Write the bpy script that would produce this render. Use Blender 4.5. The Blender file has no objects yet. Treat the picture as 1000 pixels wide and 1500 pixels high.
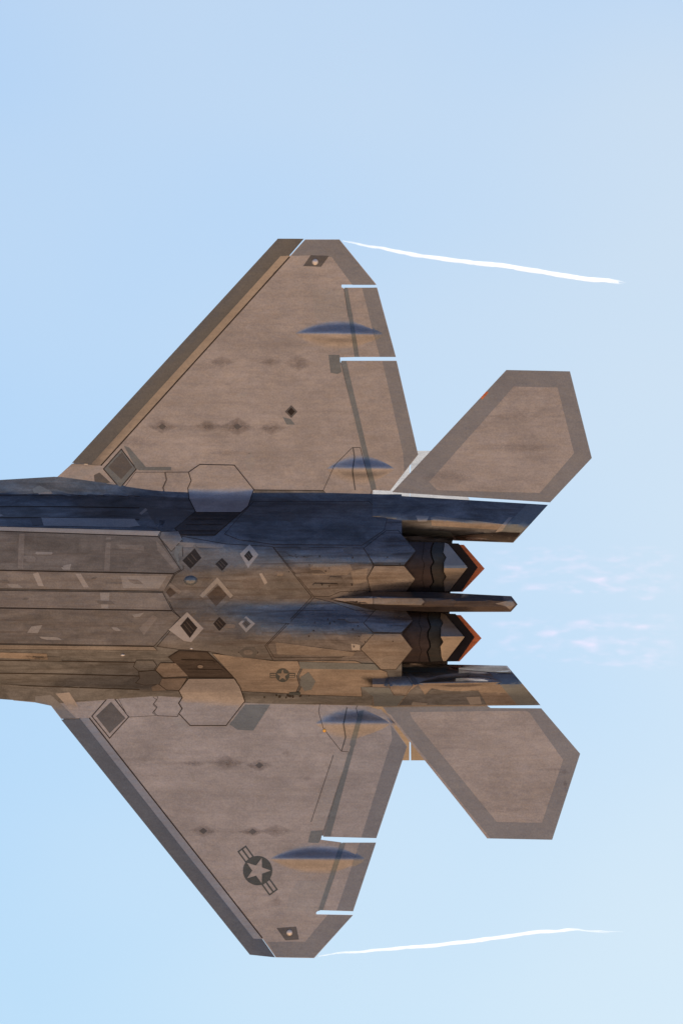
import bpy, bmesh, math, random
from mathutils import Vector, Matrix, noise as mnoise

random.seed(7)
R = math.radians
sc = bpy.context.scene
COL = sc.collection

# ------------------------------------------------------------------ camera
ELEV = R(9.0)          # the photographer looks up by this much
DIST = 300.0            # metres to the aircraft
S = 77.7                # plan units (drawing units) per metre of aircraft
cam_d = bpy.data.cameras.new('camera')
cam = bpy.data.objects.new('camera', cam_d)
COL.objects.link(cam)
cam.location = (0, 0, 1.7)
cam.rotation_euler = (R(90) + ELEV, 0, 0)
cam_d.sensor_fit = 'VERTICAL'
cam_d.sensor_height = 24.0
cam_d.lens = 24.0 * DIST / (1500 / S)
cam_d.clip_start = 1.0
cam_d.clip_end = 200000.0
sc.camera = cam

# ------------------------------------------------------------------ sky and sun
SUN_EL, SUN_AZ = R(47.0), R(31.0)     # azimuth measured from the view heading towards the right
world = bpy.data.worlds.new('World')
sc.world = world
world.use_nodes = True
nt = world.node_tree
nt.nodes.clear()
def N(tree, kind, **kw):
    n = tree.nodes.new(kind)
    for k, v in kw.items():
        setattr(n, k, v)
    return n
w_out = N(nt, 'ShaderNodeOutputWorld')
w_bg = N(nt, 'ShaderNodeBackground')
w_sky = N(nt, 'ShaderNodeTexSky', sky_type='NISHITA', sun_disc=False)
w_sky.sun_elevation = SUN_EL
w_sky.sun_rotation = SUN_AZ
w_sky.air_density = 1.1
w_sky.dust_density = 0.6
w_sky.ozone_density = 1.2
w_bg.inputs['Strength'].default_value = 0.064
w_geo = N(nt, 'ShaderNodeTexCoord')
w_map = N(nt, 'ShaderNodeMapping')
w_map.inputs['Scale'].default_value = (1.0, 1.0, 1.6)
w_map.inputs['Location'].default_value = (0.0, 0.0, 0.0)
w_noi = N(nt, 'ShaderNodeTexNoise', noise_dimensions='4D')
w_noi.inputs['Scale'].default_value = 11.0
w_noi.inputs['W'].default_value = 58.91
w_noi.inputs['Detail'].default_value = 3.0
w_noi.inputs['Roughness'].default_value = 0.42
w_rmp = N(nt, 'ShaderNodeMapRange')
w_rmp.inputs['From Min'].default_value = 0.41
w_rmp.inputs['From Max'].default_value = 0.64
w_rmp.inputs['To Min'].default_value = 0.0
w_rmp.inputs['To Max'].default_value = 0.44
w_mix = N(nt, 'ShaderNodeMix', data_type='RGBA')
L = nt.links.new
L(w_geo.outputs['Generated'], w_map.inputs['Vector'])
L(w_map.outputs[0], w_noi.inputs['Vector'])
L(w_noi.outputs['Fac'], w_rmp.inputs['Value'])
L(w_rmp.outputs[0], w_mix.inputs[0])
w_lum = N(nt, 'ShaderNodeRGBToBW')                       # thin high cirrus takes the brightness of the sky behind it
w_cir = N(nt, 'ShaderNodeMix', data_type='RGBA', blend_type='MULTIPLY')
w_cir.inputs[0].default_value = 1.0
w_cir.inputs[7].default_value = (1.30, 1.33, 1.26, 1)
w_tint = N(nt, 'ShaderNodeMix', data_type='RGBA', blend_type='MULTIPLY')
w_tint.inputs[0].default_value = 1.0
w_tint.inputs[7].default_value = (0.895, 1.005, 1.16, 1)
L(w_sky.outputs[0], w_tint.inputs[6])
L(w_tint.outputs[2], w_lum.inputs[0])
L(w_lum.outputs[0], w_cir.inputs[6])
L(w_cir.outputs[2], w_mix.inputs[7])
L(w_tint.outputs[2], w_mix.inputs[6])
L(w_mix.outputs[2], w_bg.inputs['Color'])
L(w_bg.outputs[0], w_out.inputs['Surface'])

sun_d = bpy.data.lights.new('sun', 'SUN')
sun_d.energy = 5.0
sun_d.angle = R(0.53)
sun_d.color = (1.0, 0.93, 0.82)
sun = bpy.data.objects.new('sun', sun_d)
COL.objects.link(sun)
sdir = Vector((math.sin(SUN_AZ) * math.cos(SUN_EL), math.cos(SUN_AZ) * math.cos(SUN_EL), math.sin(SUN_EL)))
sun.rotation_euler = sdir.to_track_quat('Z', 'Y').to_euler()

sc.view_settings.view_transform = 'Standard'
sc.view_settings.look = 'None'
sc.view_settings.exposure = 0.62
sc.view_settings.gamma = 1.0
sc.view_settings.use_curve_mapping = False
sc.render.engine = 'CYCLES'
sc.cycles.use_denoising = True
sc.cycles.max_bounces = 6
sc.cycles.volume_bounces = 2
sc.cycles.transparent_max_bounces = 12

# ------------------------------------------------------------------ materials
def new_mat(name):
    m = bpy.data.materials.new(name)
    m.use_nodes = True
    t = m.node_tree
    t.nodes.clear()
    out = N(t, 'ShaderNodeOutputMaterial')
    return m, t, out

def paint(name, col, rough=0.55, mottle=0.16, streak=0.0, grain=0.10, metal=0.9, tint=0.05, dirt=(0.06, 0.045, 0.04), bump=0.15, spec=0.4, blotch=0.0):
    """aircraft coating: even colour broken by mottling, slipstream streaks and fine grain"""
    m, t, out = new_mat(name)
    l = t.links.new
    b = N(t, 'ShaderNodeBsdfPrincipled')
    tc = N(t, 'ShaderNodeTexCoord')
    def noise(scale, vec_scale, detail=4, rough_=0.55, dist=0.0):
        mp = N(t, 'ShaderNodeMapping')
        mp.inputs['Scale'].default_value = vec_scale
        l(tc.outputs['Object'], mp.inputs['Vector'])
        n = N(t, 'ShaderNodeTexNoise')
        n.inputs['Scale'].default_value = scale
        n.inputs['Detail'].default_value = detail
        n.inputs['Roughness'].default_value = rough_
        n.inputs['Distortion'].default_value = dist
        l(mp.outputs[0], n.inputs['Vector'])
        return n.outputs['Fac']
    def rng(src, lo, hi, a, c):
        r = N(t, 'ShaderNodeMapRange')
        r.inputs['From Min'].default_value = lo
        r.inputs['From Max'].default_value = hi
        r.inputs['To Min'].default_value = a
        r.inputs['To Max'].default_value = c
        l(src, r.inputs['Value'])
        return r.outputs[0]
    def mul(a, c):
        n = N(t, 'ShaderNodeMath', operation='MULTIPLY')
        l(a, n.inputs[0])
        l(c, n.inputs[1])
        return n.outputs[0]
    f = mul(rng(noise(1.1, (0.7, 1.3, 1)), 0.3, 0.7, 1 - mottle, 1 + mottle),
            rng(noise(7.0, (0.8, 1.2, 1), 5, 0.6), 0.3, 0.7, 1 - mottle * 0.45, 1 + mottle * 0.45))
    gr = noise(30.0, (1, 1, 1), 2, 0.75)
    f = mul(f, rng(gr, 0.3, 0.7, 1 - grain, 1 + grain))
    if blotch > 0:
        f = mul(f, rng(noise(2.3, (0.55, 1.3, 1), 9, 0.68, 0.8), 0.40, 0.66, 1 + blotch * 0.25, 1 - blotch))
    oi = N(t, 'ShaderNodeObjectInfo')
    f = mul(f, rng(oi.outputs['Random'], 0, 1, 1 - tint, 1 + tint))
    vm = N(t, 'ShaderNodeVectorMath', operation='SCALE')
    vm.inputs[0].default_value = col
    l(f, vm.inputs['Scale'])
    colour = vm.outputs[0]
    if streak > 0:
        mx = N(t, 'ShaderNodeMix', data_type='RGBA')
        s = rng(noise(1.6, (0.45, 7.5, 3), 6, 0.62, 0.4), 0.47, 0.72, 0.0, streak)
        l(s, mx.inputs[0])
        l(colour, mx.inputs[6])
        mx.inputs[7].default_value = (*dirt, 1)
        colour = mx.outputs[2]
    l(colour, b.inputs['Base Color'])
    l(rng(noise(9.0, (0.5, 2, 1)), 0.3, 0.7, rough - 0.2, rough - 0.06), b.inputs['Roughness'])
    b.inputs['Metallic'].default_value = metal
    b.inputs['Specular IOR Level'].default_value = spec
    bp = N(t, 'ShaderNodeBump')
    bp.inputs['Strength'].default_value = bump
    bp.inputs['Distance'].default_value = 0.01
    l(noise(30.0, (1, 1, 1), 3), bp.inputs['Height'])
    l(bp.outputs[0], b.inputs['Normal'])
    l(b.outputs[0], out.inputs['Surface'])
    return m

M = {}
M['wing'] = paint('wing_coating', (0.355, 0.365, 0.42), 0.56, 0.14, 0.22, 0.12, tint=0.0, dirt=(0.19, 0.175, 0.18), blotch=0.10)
M['edge'] = paint('edge_absorber', (0.235, 0.264, 0.325), 0.6, 0.08, 0.0, 0.10)
M['edgeLE'] = paint('leading_edge_absorber', (0.14, 0.165, 0.21), 0.6, 0.08, 0.0, 0.10)
M['tape'] = paint('grey_tape', (0.185, 0.225, 0.275), 0.6, 0.10, 0.10, 0.10)
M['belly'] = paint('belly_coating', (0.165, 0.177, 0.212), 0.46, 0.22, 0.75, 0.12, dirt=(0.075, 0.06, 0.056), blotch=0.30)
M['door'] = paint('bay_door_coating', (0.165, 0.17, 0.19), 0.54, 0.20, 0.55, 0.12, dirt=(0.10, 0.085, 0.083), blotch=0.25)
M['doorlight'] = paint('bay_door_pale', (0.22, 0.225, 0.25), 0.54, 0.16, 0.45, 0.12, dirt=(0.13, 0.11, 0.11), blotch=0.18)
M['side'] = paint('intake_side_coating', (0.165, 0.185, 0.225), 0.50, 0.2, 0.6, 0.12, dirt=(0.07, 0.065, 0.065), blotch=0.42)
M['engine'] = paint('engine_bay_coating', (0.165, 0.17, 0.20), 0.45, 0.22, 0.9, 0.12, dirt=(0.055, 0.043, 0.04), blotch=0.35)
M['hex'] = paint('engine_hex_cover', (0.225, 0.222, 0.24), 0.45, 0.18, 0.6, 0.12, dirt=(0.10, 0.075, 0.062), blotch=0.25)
M['tan'] = paint('warm_lit_coating', (0.285, 0.27, 0.275), 0.46, 0.18, 0.5, 0.10, dirt=(0.13, 0.10, 0.085), blotch=0.22)  # paler, warmer skin with the ground light put into its colour
M['seam'] = paint('seam_sealant', (0.06, 0.055, 0.057), 0.7, 0.1, 0.0, 0.05)
M['pale'] = paint('pale_frame', (0.335, 0.345, 0.385), 0.56, 0.10, 0.2, 0.08, dirt=(0.2, 0.17, 0.16))
M['dark'] = paint('black_recess_shade', (0.033, 0.032, 0.038), 0.45, 0.2, 0.0, 0.1)  # black window; inside the hatches it paints the shade of a recess
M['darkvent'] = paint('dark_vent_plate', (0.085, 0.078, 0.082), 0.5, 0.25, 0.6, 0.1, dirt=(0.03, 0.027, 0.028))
M['heat'] = paint('heat_shield_shade', (0.035, 0.034, 0.04), 0.6, 0.2, 0.3, 0.1)  # heat shield colour, also paints shade on the upper boom's inner wall
M['nozA'] = paint('nozzle_fairing_brown', (0.036, 0.032, 0.04), 0.5, 0.25, 0.4, 0.1, blotch=0.3)
M['nozB'] = paint('nozzle_fairing_green', (0.032, 0.036, 0.043), 0.5, 0.25, 0.4, 0.1, blotch=0.3)
M['titan'] = paint('nozzle_flap_metal', (0.32, 0.30, 0.29), 0.5, 0.15, 0.45, 0.08, dirt=(0.12, 0.10, 0.085))
M['black'] = paint('nozzle_black', (0.012, 0.012, 0.017), 0.6, 0.2, 0.0, 0.1)
M['rust'] = paint('hot_metal_orange', (0.62, 0.19, 0.085), 0.6, 0.25, 0.5, 0.1, metal=0.1, dirt=(0.25, 0.09, 0.06))
M['sting'] = paint('sting_dark', (0.085, 0.075, 0.08), 0.5, 0.25, 0.7, 0.1, dirt=(0.035, 0.03, 0.032))
M['mark'] = paint('insignia_grey', (0.085, 0.105, 0.125), 0.6, 0.1, 0.1, 0.12, dirt=(0.13, 0.12, 0.12))
M['patchA'] = paint('touch_up_pale', (0.28, 0.295, 0.335), 0.56, 0.12, 0.2, 0.1, dirt=(0.2, 0.17, 0.16))
M['patchW'] = paint('wing_touch_up', (0.34, 0.36, 0.42), 0.56, 0.12, 0.2, 0.1, dirt=(0.2, 0.17, 0.16))
M['patchB'] = paint('touch_up_dark', (0.125, 0.135, 0.16), 0.56, 0.15, 0.2, 0.1)
M['fin'] = paint('fin_coating', (0.34, 0.335, 0.335), 0.66, 0.1, 0.1, 0.1)

def glass(name, col, rough=0.08):
    m, t, out = new_mat(name)
    b = N(t, 'ShaderNodeBsdfPrincipled')
    b.inputs['Base Color'].default_value = (*col, 1)
    b.inputs['Roughness'].default_value = rough
    b.inputs['Coat Weight'].default_value = 1.0
    b.inputs['Specular IOR Level'].default_value = 0.9
    t.links.new(b.outputs[0], out.inputs['Surface'])
    return m
M['lens'] = glass('lamp_glass', (0.75, 0.75, 0.78))
M['lensblue'] = glass('blue_dome', (0.10, 0.13, 0.17))
M['amber'] = glass('amber_lens', (0.9, 0.5, 0.05))

def stain_mat():
    m, t, out = new_mat('soaked_stain')
    l = t.links.new
    b = N(t, 'ShaderNodeBsdfPrincipled')
    b.inputs['Base Color'].default_value = (0.17, 0.145, 0.145, 1)
    b.inputs['Metallic'].default_value = 0.85
    b.inputs['Roughness'].default_value = 0.5
    tr = N(t, 'ShaderNodeBsdfTransparent')
    at = N(t, 'ShaderNodeAttribute', attribute_name='fade')
    tc = N(t, 'ShaderNodeTexCoord')
    n = N(t, 'ShaderNodeTexNoise')
    n.inputs['Scale'].default_value = 9.0
    n.inputs['Detail'].default_value = 5.0
    l(tc.outputs['Object'], n.inputs['Vector'])
    r = N(t, 'ShaderNodeMapRange')
    r.inputs['From Min'].default_value = 0.3
    r.inputs['From Max'].default_value = 0.75
    r.inputs['To Min'].default_value = 0.25
    r.inputs['To Max'].default_value = 1.0
    l(n.outputs['Fac'], r.inputs['Value'])
    mu = N(t, 'ShaderNodeMath', operation='MULTIPLY')
    l(at.outputs['Fac'], mu.inputs[0])
    l(r.outputs[0], mu.inputs[1])
    mx = N(t, 'ShaderNodeMixShader')
    l(mu.outputs[0], mx.inputs[0])
    l(tr.outputs[0], mx.inputs[1])
    l(b.outputs[0], mx.inputs[2])
    l(mx.outputs[0], out.inputs['Surface'])
    return m
M['stain'] = stain_mat()

# ------------------------------------------------------------------ ground
def ground():
    m, t, out = new_mat('desert_floor')
    l = t.links.new
    b = N(t, 'ShaderNodeBsdfPrincipled')
    b.inputs['Roughness'].default_value = 0.95
    tc = N(t, 'ShaderNodeTexCoord')
    n = N(t, 'ShaderNodeTexNoise')
    n.inputs['Scale'].default_value = 0.004
    n.inputs['Detail'].default_value = 12.0
    l(tc.outputs['Object'], n.inputs['Vector'])
    cr = N(t, 'ShaderNodeValToRGB')
    cr.color_ramp.elements[0].position = 0.3
    cr.color_ramp.elements[0].color = (0.47, 0.275, 0.14, 1)
    cr.color_ramp.elements[1].position = 0.7
    cr.color_ramp.elements[1].color = (0.58, 0.36, 0.20, 1)
    l(n.outputs['Fac'], cr.inputs[0])
    l(cr.outputs[0], b.inputs['Base Color'])
    l(b.outputs[0], out.inputs['Surface'])
    me = bpy.data.meshes.new('ground')
    g = 40000.0
    k = 24
    vs = [(-g + 2 * g * i / k, -g + 2 * g * j / k, 0) for j in range(k + 1) for i in range(k + 1)]
    fs = [(j * (k + 1) + i, j * (k + 1) + i + 1, (j + 1) * (k + 1) + i + 1, (j + 1) * (k + 1) + i) for j in range(k) for i in range(k)]
    me.from_pydata(vs, [], fs)
    me.materials.append(m)
    o = bpy.data.objects.new('ground', me)
    o['kind'] = 'structure'
    o['label'] = 'dry tan desert floor far below the aircraft'
    COL.objects.link(o)
ground()

# ------------------------------------------------------------------ aircraft frame
jet = bpy.data.objects.new('fighter_jet', None)
COL.objects.link(jet)
jet.empty_display_size = 3
fwd = Vector((0, math.cos(ELEV), math.sin(ELEV)))
jet.location = Vector(cam.location) + fwd * DIST
jet.rotation_euler = (R(90) + ELEV, 0, 0)       # banked on its side, belly turned to the viewer
jet['label'] = 'grey twin engine fighter jet banked to show its belly'
jet['category'] = 'fighter jet'

def X(u):
    return (u - 500.0) / S
def Y(v):
    return (750.0 - v) / S

def link(name, me, parent, smooth=None):
    o = bpy.data.objects.new(name, me)
    COL.objects.link(o)
    o.parent = parent
    if smooth is not None:
        me.polygons.foreach_set('use_smooth', [True] * len(me.polygons))
        me.set_sharp_from_angle(angle=R(smooth))
    return o

# ------------------------------------------------------------------ height functions (metres towards the belly side)
def cen(u):
    return 861.5 + 0.0305 * u

STA = [
    (-620, [(843, -.02)] * 17),
    (-520, [(818, -.1), (822, -.05), (826, .0), (830, .06), (834, .1), (836, .12), (840, .13), (844, .13), (845, .13), (846, .13), (850, .13), (854, .12), (858, .1), (862, .06), (866, .0), (870, -.05), (874, -.1)]),
    (-330, [(772, -.05), (780, .05), (790, .2), (800, .33), (810, .42), (820, .47), (835, .5), (849, .5), (850, .5), (851, .5), (866, .5), (882, .47), (892, .42), (902, .33), (912, .2), (922, .05), (930, -.05)]),
    (-150, [(738, .0), (750, .08), (762, .35), (774, .6), (785, .78), (796, .85), (835, .92), (855, .92), (857, .92), (859, .92), (880, .92), (925, .85), (938, .78), (950, .6), (964, .35), (978, .08), (990, .0)]),
    (-60, [(708, .01), (724, .08), (742, .38), (757, .72), (769, .95), (782, .965), (834, 1.0), (859, .998), (860, .998), (862, .998), (889, 1.0), (942, .98), (952, .9), (964, .78), (983, .45), (1001, .1), (1018, .01)]),
    (0, [(703, .02), (724, .07), (742, .38), (758, .72), (771, .95), (784, .965), (835, 1.0), (861, .998), (862, .998), (864, .998), (891, 1.0), (945, .98), (955, .9), (967, .76), (986, .45), (1003, .1), (1024, .02)]),
    (85, [(698, .02), (725, .06), (742, .38), (758, .72), (773, .95), (786, .965), (837, 1.0), (863, .998), (864, .998), (866, .998), (892, 1.0), (945, .98), (956, .9), (968, .76), (987, .45), (1006, .1), (1030, .02)]),
    (230, [(718, .0), (727, .06), (743, .36), (760, .72), (777, .95), (790, .965), (841, 1.0), (866, .998), (867, .998), (868, .998), (893, 1.0), (945, .98), (957, .9), (970, .75), (990, .44), (1011, .1), (1020, .0)]),
    (310, [(722, .0), (731, .08), (748, .42), (766, .68), (785, .87), (798, .95), (838, 1.0), (862, .97), (870, .96), (880, .96), (900, .98), (938, .97), (955, .92), (968, .76), (990, .44), (1014, .1), (1026, .0)]),
    (380, [(722, .0), (733, .09), (750, .42), (768, .66), (790, .86), (805, .94), (836, .99), (860, .93), (872, .88), (886, .88), (908, .96), (935, .99), (955, .92), (968, .74), (992, .44), (1017, .12), (1030, .0)]),
    (480, [(722, .0), (733, .09), (753, .42), (776, .68), (799, .86), (814, .93), (836, .97), (858, .86), (870, .74), (889, .74), (905, .88), (930, .97), (951, .90), (967, .70), (994, .44), (1020, .12), (1032, .0)]),
    (560, [(724, .0), (733, .10), (750, .32), (770, .52), (788, .70), (805, .82), (830, .90), (853, .82), (868, .66), (893, .66), (907, .80), (932, .90), (957, .80), (970, .60), (992, .42), (1022, .14), (1034, .0)]),
    (600, [(724, .0), (733, .10), (748, .28), (768, .44), (786, .60), (803, .74), (829, .84), (852, .76), (867, .58), (896, .58), (908, .74), (933, .84), (960, .72), (973, .50), (992, .40), (1022, .14), (1034, .0)]),
]

def station(u):
    if u <= STA[0][0]:
        return STA[0][1]
    for (a, pa), (b, pb) in zip(STA, STA[1:]):
        if u <= b:
            t = (u - a) / (b - a)
            return [(x0 + (x1 - x0) * t, z0 + (z1 - z0) * t) for (x0, z0), (x1, z1) in zip(pa, pb)]
    return STA[-1][1]

def sec_z(p, v):
    if v <= p[0][0]:
        return p[0][1]
    for (a, za), (b, zb) in zip(p, p[1:]):
        if v <= b:
            return za if b - a < 1e-6 else za + (zb - za) * (v - a) / (b - a)
    return p[-1][1]

def wing_z(u, v):
    return 0.04 * max(0.0, abs(v - cen(u)) - 150) / S

def body_z(u, v):
    p = station(u)
    r = 1.6 if u < 290 else min(11.0, 1.6 + (u - 290) * 0.09)
    z = 0.0
    for k, w in ((-1, .5), (-.5, 1), (0, 1.2), (.5, 1), (1, .5)):
        z += w * sec_z(p, v + k * r)
    return z / 4.2

def skin(u, v):
    p = station(u)
    b = body_z(u, v) if p[0][0] - 4 <= v <= p[-1][0] + 4 else -1
    return max(b, wing_z(u, v))

# ------------------------------------------------------------------ mesh building
def area(poly):
    return 0.5 * sum(a[0] * b[1] - b[0] * a[1] for a, b in zip(poly, poly[1:] + poly[:1]))

def grow(poly, d):
    """polygon moved outwards by d drawing units"""
    s = 1 if area(poly) > 0 else -1
    n = len(poly)
    out = []
    for i in range(n):
        p0, p1, p2 = Vector(poly[i - 1]), Vector(poly[i]), Vector(poly[(i + 1) % n])
        d1, d2 = (p1 - p0).normalized(), (p2 - p1).normalized()
        n1 = Vector((d1.y, -d1.x)) * s
        n2 = Vector((d2.y, -d2.x)) * s
        m = n1 + n2
        if m.length < 0.2:
            m = n1
        else:
            m = m / max(0.35, m.dot(n1))
        out.append((p1.x + m.x * d, p1.y + m.y * d))
    return out

def cut_face(bm, poly, step):
    vs = [bm.verts.new((u, v, 0)) for u, v in poly]
    f = bm.faces.new(vs)
    geom_f = bmesh.ops.triangulate(bm, faces=[f], ngon_method='EAR_CLIP')['faces']
    faces = set(geom_f)
    if step:
        for ax in (0, 1):
            lo = min(p[ax] for p in poly)
            hi = max(p[ax] for p in poly)
            k = math.floor(lo / step) + 1
            while k * step < hi:
                co = Vector((0, 0, 0))
                co[ax] = k * step + 0.013
                no = Vector((0, 0, 0))
                no[ax] = 1
                k += 1
                fl = [x for x in faces if x.is_valid]
                ed = {e for x in fl for e in x.edges}
                ve = {v for x in fl for v in x.verts}
                r = bmesh.ops.bisect_plane(bm, geom=fl + list(ed) + list(ve), plane_co=co, plane_no=no, dist=1e-5)
                faces = {x for x in r['geom'] if isinstance(x, bmesh.types.BMFace)}
    return [x for x in faces if x.is_valid]

def add_plate(bm, poly, zf, off, slot, thick=0.03, step=10, inset=0.0, close=False):
    """a sheet that follows zf, its rim turned down by thick"""
    if area(poly) > 0:
        poly = poly[::-1]          # v runs down, so this makes the face look at the viewer
    tmp = bmesh.new()
    faces = cut_face(tmp, poly, step)
    for v in tmp.verts:
        u, w = v.co.x, v.co.y
        v.co = Vector((X(u), Y(w), zf(u, w) + off))
    bmesh.ops.recalc_face_normals(tmp, faces=tmp.faces)
    if sum(f.normal.z * f.calc_area() for f in tmp.faces) < 0:
        bmesh.ops.reverse_faces(tmp, faces=tmp.faces)
    be = [e for e in tmp.edges if e.is_boundary]
    c = Vector((X(sum(p[0] for p in poly) / len(poly)), Y(sum(p[1] for p in poly) / len(poly)), 0))
    r = bmesh.ops.extrude_edge_only(tmp, edges=be)
    nv = [g for g in r['geom'] if isinstance(g, bmesh.types.BMVert)]
    ne = [g for g in r['geom'] if isinstance(g, bmesh.types.BMEdge)]
    nvs = set(nv)
    for v in nv:
        v.co.z -= thick
        if inset:
            d = Vector((c.x - v.co.x, c.y - v.co.y, 0))
            v.co += d.normalized() * min(inset, d.length * 0.6)
    if close:
        rim = [e for e in ne if e.verts[0] in nvs and e.verts[1] in nvs and len(e.link_faces) == 1]
        bmesh.ops.triangle_fill(tmp, edges=rim, use_beauty=True)
        bmesh.ops.recalc_face_normals(tmp, faces=tmp.faces)
    me = bpy.data.meshes.new('tmp')
    for f in tmp.faces:
        f.material_index = slot
    tmp.to_mesh(me)
    tmp.free()
    bm.from_mesh(me)
    bpy.data.meshes.remove(me)

def part(name, parent, items, smooth=32):
    """items: (poly, zf, off, material key, thick, step[, inset, close])"""
    bm = bmesh.new()
    keys = []
    for it in items:
        poly, zf, off, mk, thick, step = it[:6]
        if mk not in keys:
            keys.append(mk)
        add_plate(bm, poly, zf, off, keys.index(mk), thick, step, *(it[6:]))
    me = bpy.data.meshes.new(name)
    bm.to_mesh(me)
    bm.free()
    for k in keys:
        me.materials.append(M[k])
    return link(name, me, parent, smooth)

def panel(name, parent, poly, mk, zf=skin, off=0.012, seam=1.3, step=10, smooth=32):
    it = []
    if seam:
        it.append((grow(poly, seam * 0.8), zf, off * 0.45, 'seam', 0.03, step))
    it.append((poly, zf, off, mk, 0.03, step))
    return part(name, parent, it, smooth)

def patch(parent, poly, mk, zf=skin, off=0.005, name='paint_patch', step=10):
    return part(name, parent, [(poly, zf, off, mk, 0.01, step)])

def circle(cx, cy, r, n=28, ry=None):
    ry = ry or r
    return [(cx + r * math.cos(2 * math.pi * i / n), cy + ry * math.sin(2 * math.pi * i / n)) for i in range(n)]

def diamond(cx, cy, rx, ry):
    return [(cx - rx, cy), (cx, cy - ry), (cx + rx, cy), (cx, cy + ry)]

def lens_bump(name, parent, a, b, half, height, mk, zf=skin, sharp=2.3, off=0.002):
    """streamlined blister from a to b lying on zf"""
    A, B = Vector(a), Vector(b)
    d = (B - A)
    n = Vector((-d.y, d.x)).normalized()
    ns, ntt = 36, 20
    vs, fs = [], []
    for i in range(ns + 1):
        s = -1 + 2 * i / ns
        w = half * max(0.0, 1 - s * s) ** 0.8
        for j in range(ntt + 1):
            t = -1 + 2 * j / ntt
            p = (A + B) / 2 + d * (s / 2) + n * (t * w)
            h = height * max(0.0, 1 - s * s) ** 1.5 * (0.5 + 0.5 * math.cos(math.pi * t)) ** sharp
            vs.append((X(p.x), Y(p.y), zf(p.x, p.y) + off + h))
    for i in range(ns):
        for j in range(ntt):
            k = i * (ntt + 1) + j
            fs.append((k, k + 1, k + ntt + 2, k + ntt + 1))
    me = bpy.data.meshes.new(name)
    me.from_pydata(vs, [], fs)
    me.update()
    if sum(p.normal.z * p.area for p in me.polygons) < 0:
        me.flip_normals()
    me.materials.append(M[mk])
    return link(name, me, parent, 60)

def lens_fn(a, b, half, height, sharp=2.3, zf=None):
    """the blister's own surface, for strips that run across it"""
    A, B = Vector(a), Vector(b)
    d = B - A
    n = Vector((-d.y, d.x)).normalized()
    def f(u, v):
        q = Vector((u, v)) - (A + B) / 2
        s = q.dot(d) / d.length_squared * 2
        base = (zf or wing_z)(u, v)
        if abs(s) >= 1:
            return base
        w = half * (1 - s * s) ** 0.8
        t = q.dot(n) / max(w, 1e-4)
        if abs(t) >= 1:
            return base
        return base + height * (1 - s * s) ** 1.5 * (0.5 + 0.5 * math.cos(math.pi * t)) ** sharp
    return f

def stain(parent, cx, cy, rx, ry, strength=0.6, zf=wing_z, pw=0.6):
    strength *= 0.7 if ry > 6.5 else 0.4
    """soaked-in diamond stain around a fastener row, fading outwards"""
    rings, n = 6, 24
    vs, fs, fade = [(X(cx), Y(cy), zf(cx, cy) + .004)], [], [strength]
    for r in range(1, rings + 1):
        q = r / rings
        for i in range(n):
            a = 2 * math.pi * i / n
            k = 1.0 / (abs(math.cos(a)) ** 1.0 + abs(math.sin(a)) ** 1.0)
            u, v = cx + rx * q * k * math.cos(a), cy + ry * q * k * math.sin(a)
            vs.append((X(u), Y(v), zf(u, v) + .004))
            fade.append(strength * (1 - q) ** pw if r < rings else 0.0)
    for i in range(n):
        fs.append((0, 1 + i, 1 + (i + 1) % n))
    for r in range(1, rings):
        b0, b1 = 1 + (r - 1) * n, 1 + r * n
        for i in range(n):
            fs.append((b0 + i, b1 + i, b1 + (i + 1) % n, b0 + (i + 1) % n))
    me = bpy.data.meshes.new('stain')
    me.from_pydata(vs, [], fs)
    me.update()
    at = me.attributes.new('fade', 'FLOAT', 'POINT')
    at.data.foreach_set('value', fade)
    if sum(p.normal.z * p.area for p in me.polygons) < 0:
        me.flip_normals()
    me.materials.append(M['stain'])
    return link('stain', me, parent)

# ------------------------------------------------------------------ fuselage shell
def make_fuselage():
    us = [-620, -600, -560, -520, -470, -420, -370, -330, -270, -210, -150, -105, -60] + list(range(-40, 585, 12)) + [588]
    nv = 100
    vs, fs = [], []
    cols = 2 * nv
    for u in us:
        p = station(u)
        a, b = p[0][0], p[-1][0]
        hw = (b - a) / 2
        for j in range(nv + 1):
            v = a + (b - a) * j / nv
            vs.append((X(u), Y(v), body_z(u, v)))
        for j in range(nv - 1, 0, -1):
            v = a + (b - a) * j / nv
            q = (v - (a + b) / 2) / max(hw, 1e-3)
            vs.append((X(u), Y(v), p[0][1] - hw / S * 0.46 * max(0, 1 - q * q) ** 0.75))
    for i in range(len(us) - 1):
        for j in range(cols):
            a, b = i * cols + j, i * cols + (j + 1) % cols
            fs.append((a, b, b + cols, a + cols))
    fs.append(tuple(range((len(us) - 1) * cols, len(us) * cols)))
    me = bpy.data.meshes.new('fuselage')
    me.from_pydata(vs, [], fs)
    me.materials.append(M['side'])
    me.materials.append(M['engine'])
    bm = bmesh.new()
    bm.from_mesh(me)
    bmesh.ops.recalc_face_normals(bm, faces=bm.faces)
    for f in bm.faces:
        c = f.calc_center_median()
        if c.x > X(385) and c.z > 0:
            v = 750 - c.y * S
            if 752 < v < 968:
                f.material_index = 1
    bm.to_mesh(me)
    bm.free()
    return link('fuselage', me, jet, 14)
fus = make_fuselage()

# ------------------------------------------------------------------ wings
def hinge_fold(a, b, s1, w1, s2, side):
    """flap folded towards the belly about the line a-b"""
    A, B = Vector(a), Vector(b)
    d = (B - A).normalized()
    n = Vector((-d.y, d.x)) * side
    def zf(u, v):
        k = max(0.0, (Vector((u, v)) - A).dot(n))
        z = s1 * min(k, w1) + s2 * max(0.0, k - w1)
        return wing_z(u, v) + z / S
    return zf

WT = 0.16
def wing(side, main_poly):
    o = part('wing', jet, [(main_poly, wing_z, 0.0, 'wing', WT, 24, 0.0, True)])
    return o

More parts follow.
